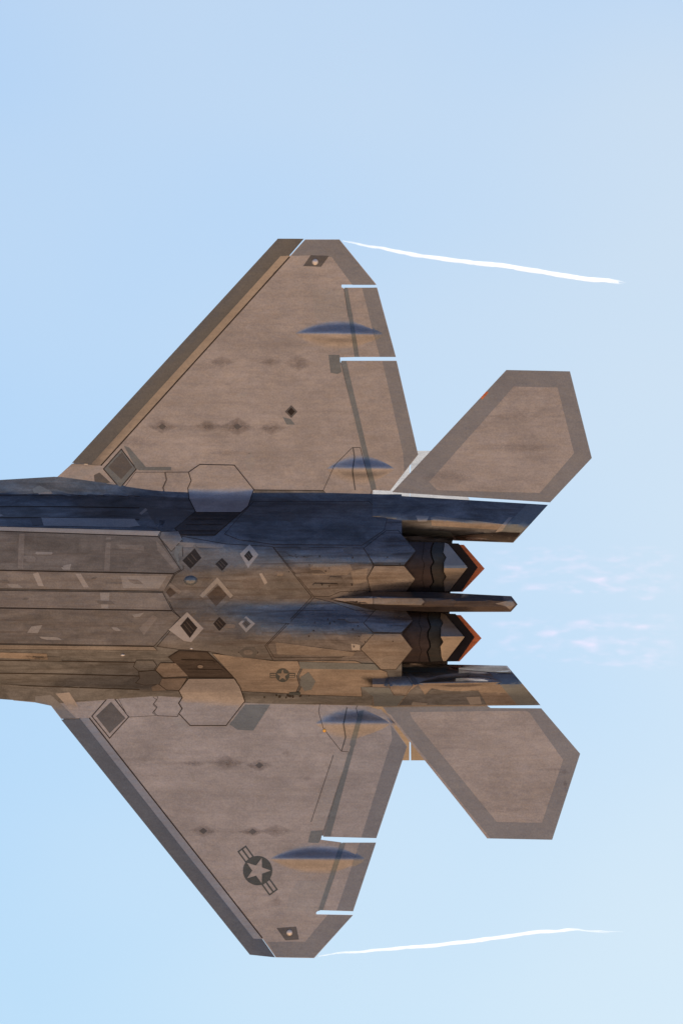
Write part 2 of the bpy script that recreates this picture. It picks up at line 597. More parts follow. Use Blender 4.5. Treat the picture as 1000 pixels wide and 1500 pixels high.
# upper wing in the picture
w1 = wing('a', [(85, 698), (106, 679), (148, 682), (425, 375), (447, 351), (497, 351), (551, 417), (500, 417), (500, 421), (503, 422), (519, 523), (498, 523.5),
                (498, 529), (546, 720), (540, 775), (20, 775), (20, 722)])
zf1 = hinge_fold((147, 681), (423, 375), math.tan(R(33)), 15, math.tan(R(6)), 1)
# make sure the fold rises on the outer side
if zf1(110, 670) - wing_z(110, 670) < 0.02:
    zf1 = hinge_fold((147, 681), (423, 375), math.tan(R(33)), 15, math.tan(R(6)), -1)
def flap_parts(zf, inner, outer, seam_line):
    o = part('leading_edge_flap', jet, [(grow(inner, 0.9), zf, -0.004, 'pale', 0.07, 16, 0.0, False), (outer, zf, 0.0, 'edgeLE', 0.07, 16, 0.0, True)])
    part('hinge_seam', o, [(seam_line, zf, 0.003, 'seam', 0.02, 20)])
    return o
flap_parts(zf1, [(135.5, 679.5), (411.5, 376), (424, 375.5), (147.5, 681)],
           [(106, 678), (407, 350), (445, 350), (423.5, 375), (411, 375.5), (135, 679)],
           [(147.5, 681.5), (423.5, 376), (425, 377), (149, 682.5)])
# lower wing in the picture
w2 = wing('b', [(73, 1031), (90, 1053), (131, 1052), (384, 1374), (404, 1402), (460, 1403), (517, 1340), (463, 1339), (463, 1336), (466, 1334), (500, 1234),
                (470, 1230), (470, 1227), (532, 1037), (540, 970), (20, 970), (20, 1026)])
zf2 = hinge_fold((131, 1052), (384, 1374), math.tan(R(10)), 14, math.tan(R(3.5)), -1)
if zf2(100, 1090) - wing_z(100, 1090) < 0.02:
    zf2 = hinge_fold((131, 1052), (384, 1374), math.tan(R(10)), 14, math.tan(R(3.5)), 1)
flap_parts(zf2, [(119, 1053), (372, 1374), (384, 1374), (131, 1053)],
           [(90, 1054), (118.5, 1053.5), (371.5, 1374.5), (384, 1375), (403, 1402), (366, 1398)],
           [(130.5, 1052), (383.5, 1374), (385, 1373), (132, 1051)])

# ailerons and flaperons: each a closed surface with its grey edge strip
def tilt(a, b, slope, base=wing_z):
    A, B = Vector(a), Vector(b)
    d = (B - A).normalized()
    n = Vector((-d.y, d.x))
    def zf(u, v):
        return base(u, v) + slope * abs((Vector((u, v)) - A).dot(n)) / S
    return zf
za1 = tilt((503, 421), (520, 524), 0.03)
ail1 = part('aileron', jet, [([(504, 421.5), (552, 421.5), (579.5, 523), (520.5, 523)], za1, 0.0, 'wing', 0.10, 24, 0.05, True)])
patch(ail1, [(530, 422), (551, 421.3), (579, 523), (556, 523)], 'edge', za1, 0.004, 'edge_strip')
zr1 = tilt((499, 528), (545, 719), 0.02)
flp1 = part('flaperon', jet, [([(500, 528.5), (580.5, 528.5), (612, 666), (571, 719), (547, 718)], zr1, 0.0, 'wing', 0.12, 24, 0.06, True)])
patch(flp1, [(560, 529.5), (580, 529.5), (611.5, 665.5), (592, 690), (590, 664)], 'edge', zr1, 0.004, 'edge_strip')
part('hinge_strip', flp1, [([(499, 529), (507, 529), (551, 716), (544, 718)], zr1, 0.006, 'tape', 0.02, 24)])
part('hinge_strip', ail1, [([(504, 422), (509, 422), (526, 523), (519, 523)], za1, 0.006, 'tape', 0.02, 24)])
za2 = tilt((466, 1334), (500, 1234), 0.03)
ail2 = part('aileron', jet, [([(501, 1234), (550.5, 1234), (517, 1334.5), (467, 1333)], za2, 0.0, 'wing', 0.10, 24, 0.05, True)])
patch(ail2, [(527, 1234.5), (550, 1234.5), (516.5, 1334), (493, 1333)], 'edge', za2, 0.004, 'edge_strip')
part('hinge_strip', ail2, [([(498, 1235), (506, 1235), (473, 1333), (466, 1333)], za2, 0.006, 'tape', 0.02, 24)])
zr2 = tilt((533, 1037), (472, 1227), 0.04)
flp2 = part('flaperon', jet, [([(534, 1038), (558, 1039), (596, 1093), (588, 1117), (551, 1227.5), (473, 1225.5)], zr2, 0.0, 'wing', 0.12, 24, 0.06, True)])
patch(flp2, [(572, 1062), (595.5, 1093.5), (587.5, 1116), (550.5, 1227), (529, 1226.5), (568, 1100), (574, 1082)], 'edge', zr2, 0.004, 'edge_strip')
part('hinge_strip', flp2, [([(525, 1050), (533, 1040), (484, 1225), (474, 1225)], zr2, 0.006, 'tape', 0.02, 24)])

# coves that close the hinge lines from behind
for w_, poly in ((w1, [(106, 681), (113, 673.5), (150, 674), (150, 686), (106, 686)]), (w2, [(90, 1048), (97, 1060), (134, 1060), (134, 1046)]), (w1, [(140, 674), (417, 369), (430, 382), (154, 688)]), (w1, [(498, 423), (510, 423), (526, 522), (513, 522)]), (w1, [(495, 531), (508, 531), (555, 717), (540, 719)]),
                 (w2, [(124, 1057), (377, 1379), (390, 1368), (138, 1046)]), (w2, [(494, 1237), (507, 1237), (474, 1331), (460, 1331)]), (w2, [(525, 1042), (541, 1042), (481, 1224), (466, 1224)])):
    part('hinge_cove', w_, [(poly, wing_z, -0.03, 'edge', 0.08, 24, 0.0, True)])
# wing tip edge strips
patch(w1, [(446.5, 352), (496.5, 352), (550, 417.5), (516, 417.5), (486, 377), (468, 374), (427, 375)], 'edge', wing_z, 0.004, 'edge_strip', 30)
patch(w2, [(404.5, 1401), (459.5, 1402), (516, 1340.5), (480, 1339.5), (447, 1379), (392, 1379.5)], 'edge', wing_z, 0.004, 'edge_strip', 30)
# inboard corner tape beside the hinge slots
patch(w1, [(481, 520), (497, 520), (500, 545), (494, 548), (484, 546)], 'tape', wing_z, 0.004)
patch(w2, [(455, 1217), (473, 1216), (470, 1229), (466, 1235), (451, 1234)], 'tape', wing_z, 0.004)
patch(w2, [(490, 1103), (509, 1103), (474, 1215), (456, 1212)], 'patchW', wing_z, 0.004)
part('skin_seam', w2, [([(487.5, 1106), (488.7, 1106), (456, 1204), (454.8, 1204)], wing_z, 0.006, 'patchB', 0.02, 30)])
patch(w1, [(457, 424), (502, 424), (517, 520), (500, 520), (470, 470), (461, 463)], 'patchW', wing_z, 0.003)
patch(w2, [(437, 1290), (484, 1290), (468, 1334), (420, 1334), (424, 1308)], 'patchW', wing_z, 0.003)

# actuator fairings
lens_bump('actuator_fairing', w1, (432, 489), (568, 491), 26, 0.125, 'wing', wing_z)
lens_bump('actuator_fairing', w2, (396, 1258), (541, 1259), 25.5, 0.13, 'wing', wing_z)
panel('flap_root_panel', w1, [(474, 718), (490, 682), (516, 656), (527, 656), (544, 719), (538, 732), (484, 732)], 'wing', lens_fn((478, 687), (582, 687), 25, 0.105), 0.010, 1.0, 4)
panel('flap_root_panel', w2, [(467, 1043), (474, 1067), (500, 1100), (511, 1101), (525, 1054), (521, 1037), (529, 1023), (470, 1023)], 'wing', lens_fn((462, 1060), (580, 1060), 28, 0.115), 0.010, 1.0, 4)
part('skin_seam', w1, [([(516, 656), (518, 656), (520, 670), (517, 690), (521, 718), (519, 718), (515, 690), (518, 670)], lens_fn((478, 687), (582, 687), 25, 0.105), 0.013, 'patchB', 0.01, 3)])
part('skin_seam', w2, [([(507, 1036), (509, 1036), (504, 1060), (507, 1080), (501, 1100), (499, 1100), (505, 1080), (502, 1060)], lens_fn((462, 1060), (580, 1060), 28, 0.115), 0.013, 'patchB', 0.01, 3)])
lens_bump('actuator_fairing', w1, (478, 687), (582, 687), 25, 0.105, 'wing', wing_z, off=0.001)
lens_bump('actuator_fairing', w2, (462, 1060), (580, 1060), 28, 0.115, 'wing', wing_z, off=0.001)

# hinge strips carried across the blisters
for w_, ab, poly, mk in ((w1, ((432, 489), (568, 491), 26, 0.125), [(510, 459), (515.5, 459), (525.5, 520), (518.5, 520)], 'tape'),
                         (w1, ((432, 489), (568, 491), 26, 0.125), [(539, 459), (561, 459), (577, 518), (555, 518)], 'edge'),
                         (w1, ((478, 687), (582, 687), 25, 0.105), [(530, 658), (537, 658), (550.5, 715), (543, 716)], 'tape'),
                         (w2, ((396, 1258), (541, 1259), 25.5, 0.13), [(498, 1235), (506, 1235), (488, 1288), (481, 1288)], 'tape'),
                         (w2, ((396, 1258), (541, 1259), 25.5, 0.13), [(526, 1236), (549, 1236), (533, 1285), (510, 1285)], 'edge'),
                         (w2, ((462, 1060), (580, 1060), 28, 0.115), [(525.5, 1042), (533, 1040), (519.5, 1092), (511.5, 1092)], 'tape')):
    patch(w_, poly, mk, lens_fn(*ab), 0.012, 'hinge_strip' if mk == 'tape' else 'edge_strip', 3)
# stains along the fastener rows, small covers
for cx, cy, rx, ry, st in [(325, 530, 24, 9, .7), (396, 531, 18, 8, .6), (437, 532, 24, 14, .65), (238, 625, 24, 11, .8), (305, 624, 22, 10, .7), (348, 625, 26, 15, .9), (398, 627, 22, 12, .7),
                           (300, 535, 60, 6, .25), (330, 626, 150, 6, .35), (500, 604, 90, 5, .3), (205, 648, 40, 10, .3), (330, 664, 40, 6, .35)]:
    stain(w1, cx, cy, rx, ry, st)
for cx, cy, rx, ry, st in [(207, 1113, 22, 6, .5), (285, 1118, 22, 6, .5), (332, 1117, 28, 12, .8), (380, 1121, 22, 10, .9), (300, 1118, 110, 5, .35), (298, 1217, 24, 10, .8), (370, 1218, 22, 8, .9),
                           (405, 1217, 26, 11, .7), (350, 1218, 80, 5, .3), (405, 1320, 10, 9, .5), (362, 1233, 8, 6, .5), (420, 1103, 8, 7, .4), (449, 1140, 8, 5, .5)]:
    stain(w2, cx, cy, rx, ry, st)
for cx, cy, w in ((298, 1217, w2), (370, 1218, w2), (380, 1121, w2), (348, 625, w1), (238, 625, w1)):
    patch(w, diamond(cx, cy, 6, 4.5), 'patchB', wing_z, 0.007, 'fastener_cover', 0)
part('sensor_window', w1, [(diamond(426.5, 603, 9, 9.5), wing_z, 0.006, 'patchB', 0.02, 0), (diamond(426.5, 603, 5.5, 6), wing_z, 0.012, 'dark', 0.02, 0)])
patch(w1, [(414, 611), (426, 614), (432, 622), (420, 622)], 'tape', wing_z, 0.005)
patch(w1, diamond(366, 676, 10, 15), 'patchW', wing_z, 0.004)
patch(w1, [(346, 577), (363, 574), (360, 581), (348, 582)], 'patchW', wing_z, 0.004)
patch(w2, [(279, 1132), (283, 1131), (287, 1144), (283, 1145)], 'pale', wing_z, 0.004)
patch(w2, [(252, 1051), (270, 1055), (277, 1069), (262, 1069)], 'patchW', wing_z, 0.004)

# formation lamps in the wing tips
def dome(name, parent, cx, cy, r, h, mk, zf, ry=None):
    ry = ry or r
    vs, fs = [], []
    nr, n = 5, 18
    for i in range(nr + 1):
        a = math.pi / 2 * i / nr
        for j in range(n):
            b = 2 * math.pi * j / n
            u, v = cx + r * math.cos(a) * math.cos(b), cy + ry * math.cos(a) * math.sin(b)
            vs.append((X(u), Y(v), zf(cx, cy) + h * math.sin(a)))
    for i in range(nr):
        for j in range(n):
            k, k2 = i * n + j, i * n + (j + 1) % n
            fs.append((k, k2, k2 + n, k + n))
    me = bpy.data.meshes.new(name)
    me.from_pydata(vs, [], fs)
    me.update()
    if sum(p.normal.z * p.area for p in me.polygons) < 0:
        me.flip_normals()
    me.materials.append(M[mk])
    return link(name, me, parent, 60)
patch(w1, [(444, 390), (455, 374), (482, 375), (470, 391)], 'patchB', wing_z, 0.006, 'lamp_plate')
dome('tip_lamp', w1, 461.5, 384, 4.8, 0.08, 'lens', wing_z)
patch(w2, [(405, 1359), (434, 1357), (438, 1376), (418, 1377)], 'patchB', wing_z, 0.006, 'lamp_plate')
dome('tip_lamp', w2, 424, 1366, 4.6, 0.08, 'lens', wing_z)
dome('amber_lamp', w2, 475, 1070, 2.6, 0.03, 'amber', lambda u, v: wing_z(u, v) + .02)
dome('root_lamp', w1, 126.5, 680, 3.4, 0.04, 'lens', lambda u, v: wing_z(u, v) + .05, 1.8)

# national insignia: disc, star and side bars
def insignia(parent, cx, cy, r, axis_deg, star_deg, zf, off, star_mk, bar=1.0):
    ca, sa = math.cos(R(axis_deg)), math.sin(R(axis_deg))
    def rot(p):
        return (cx + p[0] * ca - p[1] * sa, cy + p[0] * sa + p[1] * ca)
    star = []
    for i in range(10):
        q = r * (0.90 if i % 2 == 0 else 0.36)
        a = R(star_deg + 36 * i)
        star.append((cx + q * math.cos(a), cy + q * math.sin(a)))
    items = [(circle(cx, cy, r, 36), zf, off, 'mark', 0.01, 12), (star, zf, off + .004, star_mk, 0.01, 12)]
    h = r * 0.36 * bar
    for s in (-1, 1):
        x0, x1 = s * r * 0.9, s * r * 1.86
        items.append(([rot(p) for p in ((x0, -h), (x1, -h), (x1, h), (x0, h))], zf, off - .002, 'mark', 0.01, 12))
        xi = s * r * 1.76
        x0 = s * r * 1.0
        for y0, y1 in ((-h * .72, -h * .16), (h * .16, h * .72)):
            items.append(([rot(p) for p in ((x0, y0), (xi, y0), (xi, y1), (x0, y1))], zf, off + .002, star_mk, 0.01, 12))
    return part('national_insignia', parent, items)
insignia(w2, 377.5, 1275, 21.5, 54, 144, wing_z, 0.006, 'wing')

# wing root panels on both sides
U = skin
panel('gear_door', w1, [(293, 681), (343, 682), (371, 717), (363, 741), (353, 750), (288, 750), (278, 731), (276, 715), (281, 704), (277, 692)], 'wing', U, 0.03, 1.6, 5)
panel('gear_door', w2, [(277, 994), (343, 994), (351, 1006), (358, 1027), (331, 1062), (279, 1062), (263, 1045), (268, 1038), (263, 1030), (268, 1022), (263, 1012)], 'wing', U, 0.03, 1.6, 5)
panel('serrated_panel', w1, [(243, 692), (276, 692), (280, 704), (275, 715), (277, 722), (242, 722), (240, 714), (245, 703)], 'wing', wing_z, 0.010, 1.1)
panel('serrated_panel', w2, [(232, 1016), (262, 1016), (266, 1022), (261, 1030), (266, 1038), (261, 1046), (260, 1049), (231, 1048), (226, 1043), (231, 1036), (226, 1031), (231, 1024)], 'wing', wing_z, 0.010, 1.1)
panel('root_panel', w1, [(199, 692), (241, 692), (243, 703), (238, 714), (240, 722), (178, 721)], 'wing', wing_z, 0.008, 0.8)
panel('root_panel', w2, [(170, 1016), (229, 1016), (224, 1021), (229, 1025), (224, 1032), (229, 1037), (223, 1044), (228, 1048), (190, 1050), (186, 1046)], 'wing', wing_z, 0.008, 0.8)
part('root_hatch', w1, [(grow([(178, 659), (199, 687), (176, 714), (153, 687)], 1.5), wing_z, .004, 'seam', .02, 0), ([(178, 659), (199, 687), (176, 714), (153, 687)], wing_z, .012, 'tape', .03, 0),
                        ([(179, 662), (194, 684), (178, 702), (159, 684)], wing_z, .018, 'patchB', .03, 0)])
part('root_hatch', w2, [(grow([(163, 1018), (188, 1050), (161, 1080), (136, 1049)], 1.5), wing_z, .004, 'seam', .02, 0), ([(163, 1018), (188, 1050), (161, 1080), (136, 1049)], wing_z, .012, 'wing', .03, 0),
                        ([(163, 1028), (184, 1052), (161, 1074), (141, 1049)], wing_z, .018, 'patchB', .03, 0)])
patch(w1, [(182, 653), (190, 656), (214, 684), (251, 684), (251, 689), (204, 689), (199, 686)], 'tape', wing_z, 0.005)
patch(w1, [(138, 696), (146, 692), (168, 712), (172, 718), (158, 722), (140, 716)], 'patchB', wing_z, 0.005)
patch(w1, [(156, 708), (165, 706), (176, 719), (169, 722)], 'patchA', wing_z, 0.008)
patch(w1, [(96, 700), (128, 684), (148, 684), (152, 693), (126, 696), (110, 716), (86, 716)], 'patchW', wing_z, 0.003)
patch(w2, [(52, 1020), (75, 1018), (112, 1052), (92, 1053), (76, 1034), (52, 1029)], 'edge', U, 0.005)
patch(w2, [(82, 1016), (102, 1014), (116, 1036), (132, 1036), (138, 1043), (128, 1052), (114, 1052)], 'wing', U, 0.007)
patch(w2, [(348, 1069), (336, 1061), (359, 1032), (396, 1032), (371, 1070)], 'tape', wing_z, 0.005)
patch(w1, [(372, 718), (474, 719), (484, 732), (374, 732)], 'side', wing_z, 0.006, 'root_strip')
patch(w2, [(358, 1018), (460, 1022), (467, 1024), (462, 1032), (358, 1030)], 'side', wing_z, 0.006, 'root_strip')
part('skin_seam', w1, [([(372, 717), (474, 718), (474, 719), (372, 718.3)], wing_z, 0.010, 'seam', 0.02, 30)])

# ------------------------------------------------------------------ belly: bay doors and access panels
B = lambda u, v: body_z(u, v)
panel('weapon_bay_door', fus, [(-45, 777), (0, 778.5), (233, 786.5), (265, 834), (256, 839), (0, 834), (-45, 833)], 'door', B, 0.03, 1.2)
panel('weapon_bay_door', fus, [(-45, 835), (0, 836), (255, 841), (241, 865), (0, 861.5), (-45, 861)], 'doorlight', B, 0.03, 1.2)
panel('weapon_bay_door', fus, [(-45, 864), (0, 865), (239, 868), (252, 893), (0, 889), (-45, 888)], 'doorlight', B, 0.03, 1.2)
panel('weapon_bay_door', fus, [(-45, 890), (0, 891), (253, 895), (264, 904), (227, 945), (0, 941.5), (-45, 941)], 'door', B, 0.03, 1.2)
panel('edge_trim', fus, [(-45, 770), (0, 771.5), (236, 778), (232, 785), (0, 777), (-45, 776)], 'pale', B, 0.02, 0.8)
panel('edge_trim', fus, [(-45, 943), (0, 944), (226, 947), (231, 952), (0, 950), (-45, 949)], 'doorlight', B, 0.02, 0.8)
# bay door wear: framed fields and scuffs
for poly, mk in [([(30, 782), (38, 782), (36, 833), (28, 833)], 'doorlight'), ([(157, 786), (164, 786), (162, 836), (154, 836)], 'doorlight'), ([(50, 840), (58, 838), (66, 858), (58, 858)], 'pale'),
                 ([(112, 840), (120, 840), (132, 860), (124, 860)], 'pale'), ([(178, 843), (246, 843), (234, 862), (182, 861)], 'patchA'), ([(148, 868), (162, 868), (160, 890), (150, 890)], 'patchA'),
                 ([(48, 917), (64, 915), (57, 927), (42, 926)], 'patchA'), ([(32, 900), (75, 898), (78, 906), (36, 908)], 'patchB'), ([(195, 900), (212, 897), (206, 903), (198, 904)], 'patchA'),
                 ([(0, 928), (78, 932), (80, 940), (0, 938)], 'patchB'), ([(172, 797), (212, 799), (212, 806), (176, 803)], 'doorlight'), ([(230, 792), (238, 800), (262, 832), (256, 834), (232, 806)], 'doorlight'),
                 ([(205, 920), (225, 900), (232, 904), (212, 930)], 'doorlight'), ([(90, 829), (106, 826), (104, 834), (94, 834)], 'patchA'), ([(44, 792), (118, 795), (116, 812), (44, 810)], 'patchB'),
                 ([(122, 800), (148, 801), (146, 830), (120, 829)], 'patchB'), ([(86, 898), (150, 901), (148, 934), (84, 932)], 'patchB'), ([(170, 905), (192, 906), (188, 938), (168, 937)], 'patchB')]:
    patch(fus, poly, 'door' if mk == 'patchB' else mk, B, 0.034)
# scuffs, re-sprayed spots and rub marks scattered over the belly
rs = random.Random(21)
for k in range(46):
    if k < 22:
        u, v, zo, mk = rs.uniform(4, 215), rs.choice([rs.uniform(790, 830), rs.uniform(844, 858), rs.uniform(872, 886), rs.uniform(900, 936)]), 0.037, rs.choice(['doorlight', 'door', 'patchA', 'belly'])
    else:
        u, v, zo, mk = rs.uniform(300, 525), rs.choice([rs.uniform(806, 858), rs.uniform(898, 944)]), 0.018, rs.choice(['engine', 'belly', 'hex', 'belly'])
    a, b, sk = rs.uniform(3, 13), rs.uniform(1.2, 4.2), rs.uniform(-4, 4)
    patch(fus, [(u - a + sk, v - b), (u + a * .8 + sk, v - b * .8), (u + a, v), (u + a - sk, v + b), (u - a * .7 - sk, v + b * .9), (u - a, v + b * .2)], mk, B, zo + .0003 * k, 'scuff_mark')
# intake sides
for poly, mk in [([(61, 758), (198, 760), (206, 770), (190, 772), (66, 770)], 'patchA'), ([(0, 752), (7, 755), (0, 757)], 'pale'), ([(46, 760), (62, 758), (66, 768), (50, 770)], 'patchB'),
                 ([(205, 752), (214, 744), (218, 746), (208, 754)], 'pale'), ([(214, 744), (262, 746), (284, 750), (262, 770), (244, 778), (226, 766)], 'patchB'),
                 ([(216, 768), (230, 758), (245, 764), (236, 776), (216, 772)], 'belly'),
                 ([(48, 716), (58, 711), (76, 720), (72, 723), (50, 722)], 'tape'), ([(56, 722), (74, 720), (78, 723), (58, 724)], 'patchA'),
                 ([(0, 955), (40, 956), (70, 957), (72, 966), (0, 963)], 'tan'), ([(40, 960), (90, 962), (92, 968), (46, 967)], 'patchB')]:
    patch(fus, poly, mk, B, 0.006, step=6)
for a, b, c, d in ((742, 742, 744, 0), (758, 758, 761, 0), (725, 725, 727, 0), (967, 968, 970, 1), (986, 987, 990, 1), (1003, 1006, 1010, 1)):
    part('facet_seam', fus, [([(-40, a - .7), (0, a - .7), (85, b - .7), (205, c - .7), (205, c + .7), (85, b + .7), (0, a + .7), (-40, a + .7)], B, 0.005, 'seam', 0.02, 20)])
# serrated cluster on the warm side
panel('serrated_panel', fus, [(201, 967), (225, 967), (230, 974), (226, 981), (204, 982), (197, 976)], 'side', B, 0.012, 1.1, 5)
panel('serrated_panel', fus, [(204, 984), (228, 982), (234, 988), (238, 994), (233, 1002), (212, 1003), (200, 1000), (206, 993)], 'patchB', B, 0.012, 1.1, 5)
panel('serrated_panel', fus, [(236, 971), (258, 971), (276, 990), (240, 992), (229, 981)], 'tan', B, 0.012, 1.1, 5)
panel('serrated_panel', fus, [(238, 994), (274, 993), (263, 1011), (244, 1010), (234, 1002)], 'tan', B, 0.012, 1.1, 5)
patch(fus, [(222, 1006), (232, 1002), (244, 1011), (224, 1012)], 'tan', B, 0.010, step=5)
# vents beside the bays
def vent(poly, inner):
    o = part('boundary_layer_vent', fus, [(grow(poly, 1.4), B, 0.006, 'seam', 0.03, 6), (poly, B, 0.014, 'darkvent', 0.03, 6)])
    for sl in inner:
        part('louvre', o, [(sl, B, 0.026, 'darkvent', 0.02, 6)])
vent([(258, 774), (287, 750), (353, 750), (315, 783), (266, 783)], [[(284, 757), (340, 757), (336, 760), (281, 760)], [(276, 765), (330, 765), (326, 768), (272, 768)], [(268, 774), (320, 774), (317, 777), (265, 777)]])
vent([(249, 962), (263, 953), (304, 955), (342, 992), (278, 991)], [[(266, 966), (312, 967), (315, 970), (268, 969)], [(276, 980), (326, 981), (329, 984), (279, 983)]])
patch(fus, circle(294, 976, 4, 10, 2.6), 'tan', B, 0.03, 'access_cap', 5)
panel('hex_panel', fus, [(238, 779), (262, 778), (268, 790), (252, 807), (235, 787)], 'doorlight', B, 0.012, 1.0, 6)
# big belly door with arrow-shaped rear edge
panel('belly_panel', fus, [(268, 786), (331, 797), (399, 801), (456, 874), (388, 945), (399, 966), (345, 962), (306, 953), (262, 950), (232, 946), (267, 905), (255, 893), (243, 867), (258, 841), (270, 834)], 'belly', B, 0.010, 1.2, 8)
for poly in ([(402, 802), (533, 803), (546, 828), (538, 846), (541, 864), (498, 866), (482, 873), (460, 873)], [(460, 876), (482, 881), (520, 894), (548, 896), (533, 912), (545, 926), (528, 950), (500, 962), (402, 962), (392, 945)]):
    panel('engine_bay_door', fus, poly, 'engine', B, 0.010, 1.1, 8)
# framed diamond openings: skin uncut, recess shade painted by a dark plate
def hatch(name, outer, inner, frame='pale', fill='dark', raise_=0.03):
    o = part(name, fus, [(outer, B, raise_, frame, 0.05, 8)])
    part('recess_shade', o, [(inner, B, raise_ + .006, fill, 0.03, 8)])  # dark plate in place of the shaded hollow
    c = (sum(p[0] for p in inner) / len(inner), sum(p[1] for p in inner) / len(inner))
    p0, p1, p2, p3 = [Vector(p) for p in inner[:4]]
    for k in (0.36, 0.66):
        a, b = p0.lerp(p3, k), p1.lerp(p2, k)
        a, b = a.lerp(b, .12), b.lerp(a, .12)
        n = (p3 - p0).normalized() * 0.6
        part('bar', o, [([tuple(a - n), tuple(b - n), tuple(b + n), tuple(a + n)], B, raise_ + .012, 'darkvent', 0.01, 0)])
    return o
hatch('framed_hatch', [(287, 797), (301, 815), (281, 838), (262, 822)], [(286, 803), (296, 817), (280, 833), (268, 821)], 'belly')
hatch('framed_hatch', [(326, 814), (340, 826), (327, 839), (314, 826)], [(326, 817), (335, 826), (326, 836), (316, 826)], 'belly')
hatch('framed_hatch', [(366, 797), (379, 812), (364, 832), (352, 811)], [(365, 806), (371, 815), (365, 822), (358, 814)], 'pale')
hatch('framed_hatch', [(319, 846), (342, 873), (317, 896), (294, 873)], [(320, 857), (333, 871), (317, 888), (304, 872)], 'belly', 'darkvent')
patch(fus, [(319, 845), (342, 872), (338, 876), (319, 854), (298, 875), (293, 872)], 'patchA', B, 0.034, 'hatch_trim', 6)
hatch('framed_hatch', [(249, 854), (266, 867), (249, 881), (240, 866)], [(250, 860), (259, 868), (250, 875), (244, 867)], 'belly', 'darkvent')
patch(fus, [(250, 853), (267, 866), (263, 870), (249, 858)], 'doorlight', B, 0.034, 'hatch_trim', 6)
hatch('framed_hatch', [(275, 896), (299, 920), (281, 940), (270, 938), (248, 922)], [(276, 903), (290, 919), (279, 934), (265, 916)], 'pale')
hatch('framed_hatch', [(322, 901), (334, 913), (322, 926), (311, 913)], [(322, 903), (332, 913), (322, 924), (313, 913)], 'belly')
hatch('framed_hatch', [(361, 902), (374, 913), (361, 926), (350, 913)], [(361, 907), (368, 913), (361, 920), (355, 913)], 'pale', 'patchB')
dome('antenna_dome', fus, 280, 850, 10.5, 0.16, 'lensblue', B, 7.5)
patch(fus, [(380, 840), (384, 839), (392, 853), (388, 856)], 'pale', B, 0.014)
panel('access_panel', fus, [(354, 853), (362, 845), (380, 846), (388, 856), (380, 863), (360, 863)], 'engine', B, 0.014, 0.8)
panel('access_panel', fus, [(350, 955), (360, 947), (374, 948), (378, 955), (373, 963), (357, 963)], 'patchB', B, 0.014, 1.2, 6)
patch(fus, circle(364, 955, 7, 14, 4.5), 'engine', B, 0.02, 'access_cap', 5)
patch(fus, [(262, 794), (330, 797), (326, 803), (270, 801)], 'doorlight', B, 0.014)
patch(fus, [(283, 905), (291, 893), (298, 897), (291, 910)], 'patchB', B, 0.014)
patch(fus, [(258, 800), (270, 798), (262, 812), (264, 830), (256, 812)], 'tape', B, 0.014)
dome('belly_lamp', fus, 181, 959, 3.2, 0.04, 'lens', B, 1.6)
dome('belly_lamp', fus, 281, 949.5, 2.2, 0.03, 'lens', B, 1.2)
# hexagonal engine covers that end in a saw-tooth
Hz = lambda u, v: body_z(min(u, 600), v)
panel('engine_hex_cover', fus, [(565, 778), (582, 777), (608, 807), (591, 827), (548, 827), (533, 803)], 'engine', Hz, 0.035, 1.2, 6)
panel('engine_hex_cover', fus, [(548, 829), (591, 829), (607, 848), (594, 866), (543, 866), (538, 846)], 'hex', Hz, 0.035, 1.2, 6)
panel('engine_hex_cover', fus, [(550, 893), (592, 893), (604, 908), (587, 926), (546, 925), (533, 912)], 'engine', Hz, 0.035, 1.2, 6)
panel('engine_hex_cover', fus, [(547, 928), (586, 928), (603, 950), (579, 980), (558, 980), (528, 950)], 'hex', Hz, 0.035, 1.2, 6)
for poly, mk in [([(454, 832), (460, 826), (512, 826), (516, 834), (508, 842), (458, 842)], 'hex'), ([(516, 812), (528, 806), (541, 820), (538, 826), (520, 824)], 'belly'), ([(502, 802), (513, 800), (519, 806), (514, 811), (504, 809)], 'patchB'),
                 ([(513, 836), (538, 832), (536, 852), (518, 856)], 'hex'), ([(530, 928), (546, 928), (534, 942), (526, 938)], 'hex'), ([(514, 942), (527, 944), (527, 952), (515, 952)], 'pale'),
                 ([(440, 800), (452, 799), (452, 804), (441, 805)], 'patchB'), ([(420, 915), (470, 918), (478, 936), (430, 938)], 'belly'), ([(404, 940), (520, 955), (516, 961), (406, 958)], 'hex')]:
    patch(fus, poly, mk, B, 0.016)
for k in range(26):       # rivet heads and drain holes
    u, v = random.uniform(405, 600), random.choice([random.uniform(806, 860), random.uniform(905, 955)])
    patch(fus, circle(u, v, random.uniform(.8, 1.3), 7), 'seam', Hz, 0.045, 'drain_hole', 0)
# lower flank: warm ground light painted in by a paler coating
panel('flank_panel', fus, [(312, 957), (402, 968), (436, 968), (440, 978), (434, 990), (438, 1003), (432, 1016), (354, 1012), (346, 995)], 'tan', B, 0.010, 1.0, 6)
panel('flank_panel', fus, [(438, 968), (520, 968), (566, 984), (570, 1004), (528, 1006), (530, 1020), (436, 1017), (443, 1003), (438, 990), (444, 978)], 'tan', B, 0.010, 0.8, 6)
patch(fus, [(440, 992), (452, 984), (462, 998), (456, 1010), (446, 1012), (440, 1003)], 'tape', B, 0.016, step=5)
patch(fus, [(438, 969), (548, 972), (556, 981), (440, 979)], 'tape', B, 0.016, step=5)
patch(fus, [(424, 1014), (440, 1014), (440, 1018), (423, 1018)], 'mark', B, 0.02, step=5)
insignia(fus, 414, 989, 10, 0, -90, B, 0.018, 'tan', 0.9)
for k in range(14):
    u = random.uniform(380, 460)
    patch(fus, circle(u, 1019 + random.uniform(-1, 3), random.uniform(.8, 1.7), 7), 'seam', U, 0.012, 'drain_hole', 0)
